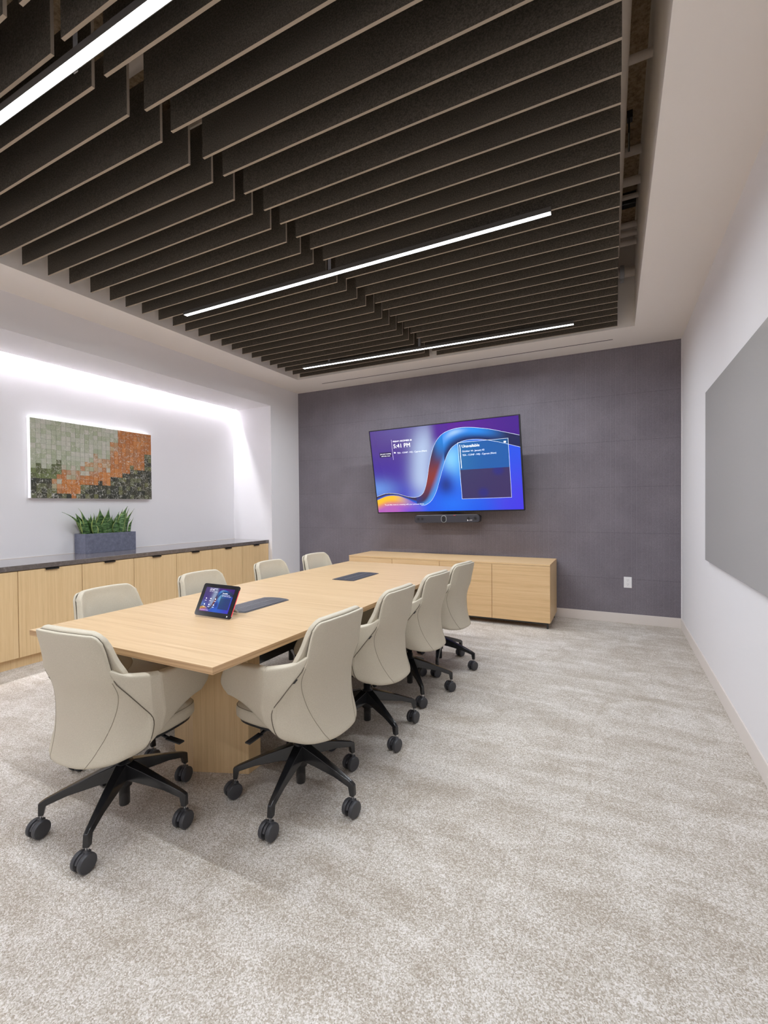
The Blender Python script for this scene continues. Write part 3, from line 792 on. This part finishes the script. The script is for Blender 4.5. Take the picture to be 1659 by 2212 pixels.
# ------------------------------------------------------------------ chairs
def cr1(P, t):
    n = len(P)-1; x = max(0, min(n-1e-9, t*n)); i = int(x); f = x-i
    a = P[i-1] if i > 0 else P[0]*2-P[1]
    b, c = P[i], P[i+1]
    d = P[i+2] if i+2 <= n else P[n]*2-P[n-1]
    return .5*((2*b)+(c-a)*f+(2*a-5*b+4*c-d)*f*f+(3*b-a-3*c+d)*f**3)
def surf(net):
    net = [[Vector(p) for p in r] for r in net]
    return lambda u, v: cr1([cr1(r, u) for r in net], v)
def normal(S, u, v, e=.004):
    a = S(min(1, u+e), v)-S(max(0, u-e), v); b = S(u, min(1, v+e))-S(u, max(0, v-e))
    n = a.cross(b); n.normalize(); return n
def rounded(ur, vr, bot=0):
    """pull the top (and bottom) corners of a patch into arcs"""
    def w(u, v):
        t = max(0, (abs(u-.5)-(.5-ur))/ur); k = 1-math.sqrt(max(0, 1-min(1, t)**2))
        a, b = vr*k, 1-bot*k
        return u, a+(b-a)*v
    return w
def slab(S0, nu, nv, off0, off1, flip=1, push=.004, m=6, warp=lambda u, v: (u, v)):
    """closed cushion-like plate between two offsets of the surface, its rim a bullnose"""
    s = MB(); G0, G1, B = [], [], {}
    S = lambda u, v: S0(*warp(u, v))
    for j in range(nv+1):
        for i in range(nu+1):
            u, v = i/nu, j/nv; p = S(u, v); n = normal(S0, *warp(u, v))*flip
            G0.append(p+n*off0); G1.append(p+n*off1)
            if i in (0, nu) or j in (0, nv):
                b = Vector((0, 0, 0))
                if i == 0: b += (S(0, v)-S(.02, v)).normalized()
                if i == nu: b += (S(1, v)-S(.98, v)).normalized()
                if j == 0: b += (S(u, 0)-S(u, .02)).normalized()
                if j == nv: b += (S(u, 1)-S(u, .98)).normalized()
                b.normalize(); B[len(G0)-1] = (p, n, b)
    N = (nu+1)*(nv+1); ix = lambda i, j: j*(nu+1)+i
    fs = []
    for j in range(nv):
        for i in range(nu):
            fs.append((ix(i,j), ix(i+1,j), ix(i+1,j+1), ix(i,j+1)))
            fs.append((N+ix(i,j+1), N+ix(i+1,j+1), N+ix(i+1,j), N+ix(i,j)))
    rim = [ix(i,0) for i in range(nu+1)]+[ix(nu,j) for j in range(1,nv+1)]+[ix(i,nv) for i in range(nu-1,-1,-1)]+[ix(0,j) for j in range(nv-1,0,-1)]
    X = []
    for k in range(1, m):
        a = math.pi*k/m; of = off0+(off1-off0)*(1-math.cos(a))/2
        X += [B[q][0]+B[q][1]*of+B[q][2]*push*math.sin(a)**.7 for q in rim]
    L = len(rim); loops = [rim]+[[2*N+k*L+q for q in range(L)] for k in range(m-1)]+[[N+q for q in rim]]
    for a, b in zip(loops, loops[1:]):
        for k in range(L): fs.append((a[k], b[k], b[(k+1)%L], a[(k+1)%L]))
    return s.add(G0+G1+X, fs)
def mirror_row(r): return [(-x, y, z) for x, y, z in reversed(r[1:])]+r
rows = [
 [(0,-.265,.838),(.066,-.262,.838),(.130,-.253,.836),(.178,-.233,.832)],
 [(0,-.259,.806),(.068,-.256,.806),(.133,-.247,.804),(.182,-.225,.801)],
 [(0,-.251,.773),(.070,-.248,.773),(.136,-.239,.771),(.186,-.215,.768)],
 [(0,-.237,.716),(.071,-.235,.716),(.138,-.225,.715),(.190,-.203,.712)],
 [(0,-.225,.663),(.074,-.222,.663),(.144,-.210,.663),(.197,-.192,.663)],
 [(0,-.208,.598),(.079,-.204,.598),(.160,-.182,.598),(.222,-.150,.601)],
 [(0,-.201,.539),(.084,-.195,.539),(.175,-.165,.539),(.241,-.109,.544)],
 [(0,-.206,.478),(.090,-.197,.478),(.187,-.157,.478),(.255,-.069,.485)],
 [(0,-.218,.421),(.095,-.207,.421),(.193,-.158,.421),(.257,-.074,.431)],
 [(0,-.232,.374),(.097,-.222,.374),(.192,-.171,.376),(.249,-.092,.387)],
 [(0,-.247,.342),(.091,-.236,.343),(.176,-.188,.348),(.222,-.119,.362)],
 [(0,-.236,.330),(.078,-.226,.331),(.146,-.187,.336),(.179,-.138,.346)]]
SH_ = surf([mirror_row(r) for r in rows])
crow = [[(x*.985, y, z) for x, y, z in r] for r in rows[:5]]
for k, e in enumerate(((.172,-.235,.834),(.180,-.224,.801),(.190,-.207,.768),(.201,-.186,.712),(.212,-.162,.664))):
    crow[k][3] = e
    if k > 2: crow[k][2] = (crow[k][2][0]+.004, crow[k][2][1]+.004, crow[k][2][2])
crow += [[(0,-.208,.598),(.079,-.204,.598),(.160,-.178,.598),(.212,-.130,.600)],
         [(0,-.201,.539),(.084,-.195,.539),(.158,-.166,.539),(.208,-.120,.539)],
         [(0,-.202,.478),(.084,-.194,.478),(.155,-.164,.478),(.206,-.105,.478)],
         [(0,-.208,.432),(.084,-.200,.432),(.150,-.166,.432),(.200,-.110,.432)]]
SC_ = surf([mirror_row(r) for r in crow])
arm = [  # rows run rear (at the shell) over the crease to the front tip
 [(.191,-.200,.700),(.224,-.140,.664),(.266,-.058,.646),(.272,-.046,.645),(.2735,-.030,.645),(.272,.050,.642),(.266,.125,.638),(.259,.184,.626)],
 [(.211,-.166,.630),(.240,-.110,.618),(.268,-.054,.610),(.273,-.042,.609),(.2745,-.026,.608),(.273,.055,.604),(.268,.135,.599),(.258,.206,.590)],
 [(.234,-.124,.567),(.252,-.090,.562),(.268,-.047,.557),(.272,-.036,.557),(.2735,-.020,.557),(.272,.060,.557),(.267,.140,.557),(.258,.216,.556)],
 [(.252,-.078,.492),(.260,-.058,.492),(.266,-.034,.495),(.269,-.026,.496),(.270,-.012,.497),(.268,.062,.510),(.264,.135,.522),(.256,.206,.529)],
 [(.253,-.082,.398),(.256,-.068,.408),(.260,-.048,.422),(.262,-.040,.428),(.263,-.026,.436),(.262,.050,.477),(.259,.120,.500),(.253,.184,.508)]]
SA = surf(arm); SAm = surf([[(-x, y, z) for x, y, z in r] for r in arm])

def make_chair():
    r = bpy.data.objects.new('conference_chair', None); C.objects.link(r); r.empty_display_size = .2
    # orientation check: offset must go forward (+y)
    t = normal(SH_, .5, .3); fl = 1 if t.y > 0 else -1
    sh = slab(SH_, 36, 40, 0, .013, fl, .003, 5, rounded(.10, .085)).build('back_shell', 'leather', r, smooth=True)
    cu = slab(SC_, 34, 34, .0155, .045, fl, .010, 8, rounded(.12, .13)).build('back_cushion', 'leather', r, smooth=True)
    # stitched seam curves and piping, sub-parts of the shell
    hh = ((.36,1),(.4545,.83),(.545,.67),(.636,.56),(.727,.46),(.818,.39),(.909,.36),(1,.34))
    def hf(v):
        for a, b in zip(hh, hh[1:]):
            if v <= b[0]: return a[1]+(b[1]-a[1])*(v-a[0])/(b[0]-a[0])
        return hh[-1][1]
    for sg in (1, -1):
        pts = []
        for k in range(34):
            v = .375+(.99-.375)*k/33; h = sum(hf(min(1, max(.36, v+d))) for d in (-.04, 0, .04))/3
            u = .5+sg*.5*min(h, .985); p = SH_(u, v); n = normal(SH_, u, v)*fl; pts.append(p-n*.0002)
        MB().tube(pts, .0012, 6).build('seam', 'thread', sh, smooth=True)
    s = MB(); pts = []
    for k in range(0, 41): v = .955-.955*k/40; pts.append((0., v))
    for k in range(1, 40): pts.append((k/40, 0.))
    for k in range(0, 41): pts.append((1., .955*k/40))
    Q = []
    for u, v in pts:
        u, v = rounded(.10, .085)(u, v); uu = min(max(u, .002), .998); p = SH_(uu, v); n = normal(SH_, uu, v)*fl
        k_ = sm(.31, .40, v); q = p+n*(.0142*(1-k_)+.002*k_)
        q.x += math.copysign(.0022*k_, q.x); Q.append(q)
    s.tube(Q, .0019, 6)
    s.build('piping', 'piping', sh, smooth=True)
    for S_, sg in ((SA, 1), (SAm, -1)):
        t = normal(S_, .5, .5); f2 = 1 if t.x*sg < 0 else -1
        slab(S_, 34, 16, 0, .046, f2, .013, 8).build('armrest', 'leather', r, smooth=True)
    tg_ = MB(); p = SH_(.004, .432); q = SH_(.004, .456); d = (q-p)
    tg_.rings([[c+Vector((a, b, 0)) for a, b in ((-.0045, -.003), (.002, -.006), (.004, .003), (-.0025, .006))] for c in (p, p+d)]); tg_.build('side_tag', 'black_plastic', r, bevel=.002)
    # seat
    def ring(ins, z, zc=0):
        out = []
        for k in range(44):
            a = 2*math.pi*k/44; ca, sa = math.cos(a), math.sin(a); n_ = 3.4
            rx, ry = .226-ins, .212-ins
            x = rx*math.copysign(abs(ca)**(2/n_), ca); y = .035+ry*math.copysign(abs(sa)**(2/n_), sa)
            out.append((x*(1-.08*max(0, -(y-.035)/.2)), y, z - .012*max(0, (y-.1)/.13)**2 + zc*(1-(x/.22)**2)))
        return out
    st = MB().rings([ring(.030, .380), ring(.012, .383), ring(.001, .398), ring(0, .428), ring(.004, .441), ring(.014, .449), ring(.05, .457, .002), ring(.11, .462, .004), ring(.17, .465, .006), ring(.205, .465, .006)])
    se = st.build('seat', 'leather', r, smooth=True)
    MB().tube([(x, y, z) for x, y, z in ring(.0035, .4405)], .0018, 5, closed=True).build('seam', 'thread', se, smooth=True)
    MB().rings([ring(.05, .368), ring(.016, .371), ring(.014, .3815), ring(.03, .3816)]).build('seat_pan', 'black_plastic', r, smooth=False)
    m_ = MB(); m_.box(-.07, .07, -.12, .10, .330, .370); m_.box(-.045, .045, -.19, -.10, .340, .365)
    m_.build('tilt_mechanism', 'black_plastic', r, bevel=.006)
    for sg in (1, -1):
        l = MB(); P0, P1, P2, P3 = (sg*.06, .045, .362), (sg*.15, .052, .350), (sg*.19, .056, .338), (sg*.262, .062, .328)
        l.tube([P0, P1, P2], .007, 8); l.rings([[Vector((x, y+a, z+b)) for a, b in ((-.014, -.003), (.014, -.003), (.014, .004), (-.014, .004))] for x, y, z in (P2, P3)])
        l.build('lever', 'black_plastic', r, bevel=.002)
    MB().lathe([(.0, .048), (.0195, .048), (.021, .052), (.021, .125), (.030, .128), (.030, .17), (.030, .175), (.034, .19), (.034, .232), (.022, .236), (.022, .262), (.017, .263), (.017, .346), (0, .346)], n=24).build('column', 'black_metal', r, smooth=True)
    # star base, one leg each with its caster
    pr = [(.018,.232,.168,.030),(.10,.206,.158,.025),(.20,.170,.140,.018),(.274,.142,.116,.0135),(.281,.139,.080,.013),(.300,.128,.080,.012)]
    lg = MB().rings([[Vector((x, -w, zb)), Vector((x, w, zb)), Vector((x, w*.72, zt)), Vector((x, -w*.72, zt))] for x, zt, zb, w in pr])
    first = None
    cm = MB()
    cm.lathe([(.007, .052), (.007, .082)], n=12, mi=1)
    for sg in (1, -1):
        cm.lathe([(.006, 0), (.026, 0), (.0325, .002), (.034, .005), (.034, .016), (.0315, .0195), (.027, .0205), (0, .0205)], (sg, 0, 0), (sg*.0075, -.012, .034), 28, 0)
    hood = []
    for k in range(9):
        a = R(20+150*k/8); hood.append([Vector((x, -.012+rr_*math.cos(a), .034+rr_*math.sin(a))) for x, rr_ in ((-.005, .030), (.005, .030), (.005, .023), (-.005, .023))])
    cm.rings(hood, 0)
    cm.box(-.0095, .0095, -.012, .010, .050, .066, 0)
    for k in range(5):
        if first is None:
            L = lg.build('leg', 'black_metal', r, bevel=.0035, seg=2); ca_ = cm.build('caster', ['wheel', 'chrome'], L, smooth=True)
            ca_.location = (.291, 0, 0)
            es = ca_.modifiers.new('es', 'EDGE_SPLIT'); es.split_angle = R(40); first = (L, ca_)
        else:
            L = first[0].copy(); C.objects.link(L); L.parent = r
            c2 = first[1].copy(); C.objects.link(c2); c2.parent = L
        L.rotation_euler = (0, 0, R(72*k))
    return r

chair0 = make_chair()
def place(o, x, y, face, base, label, caster_axis=-15):
    o.location = (x, y, 0); o.rotation_euler = (0, 0, R(face-90))
    tag(o, label, 'chair', 'cream swivel chairs around the table')
    k = 0
    for ch in o.children:
        if ch.name.startswith('leg'):
            wa = base+72*k
            ch.rotation_euler = (0, 0, R(wa-(face-90)))
            for c in ch.children: c.rotation_euler = (0, 0, R(caster_axis-wa)+random.uniform(-.2, .2))
            k += 1
specs = [
 (-1.855, 1.226, 94, 14, 'cream swivel chair alone at the near end of the table, its back to the viewer', 15),
 (-1.274, 1.677, 177.5, -5, 'nearest cream swivel chair on the right side of the table', -8),
 (-1.293, 2.341, 177, 42.4, 'second nearest cream swivel chair on the right side of the table', -18),
 (-1.292, 2.968, 175, 21.7, 'third nearest cream swivel chair on the right side of the table', -30),
 (-1.283, 3.56, 172, 70, 'farthest cream swivel chair on the right side, in front of the credenza', -25),
 (-2.385, 1.64, 3, 54, 'nearest cream chair on the cabinet side, behind the near left table edge', 20),
 (-2.375, 2.285, -2, 18, 'cream chair on the cabinet side, directly behind the touch panel', 60),
 (-2.365, 3.00, -1, 30, 'cream chair on the cabinet side in front of the white pier', 10),
 (-2.355, 3.63, -4, 5, 'farthest cream chair on the cabinet side, against the grey felt wall corner', 40)]
ch = [chair0]+[copy_tree(chair0) for _ in specs[1:]]
for o, sp in zip(ch, specs): place(o, *sp)

for o in C.objects:
    if '_w' in o: del o['_w']
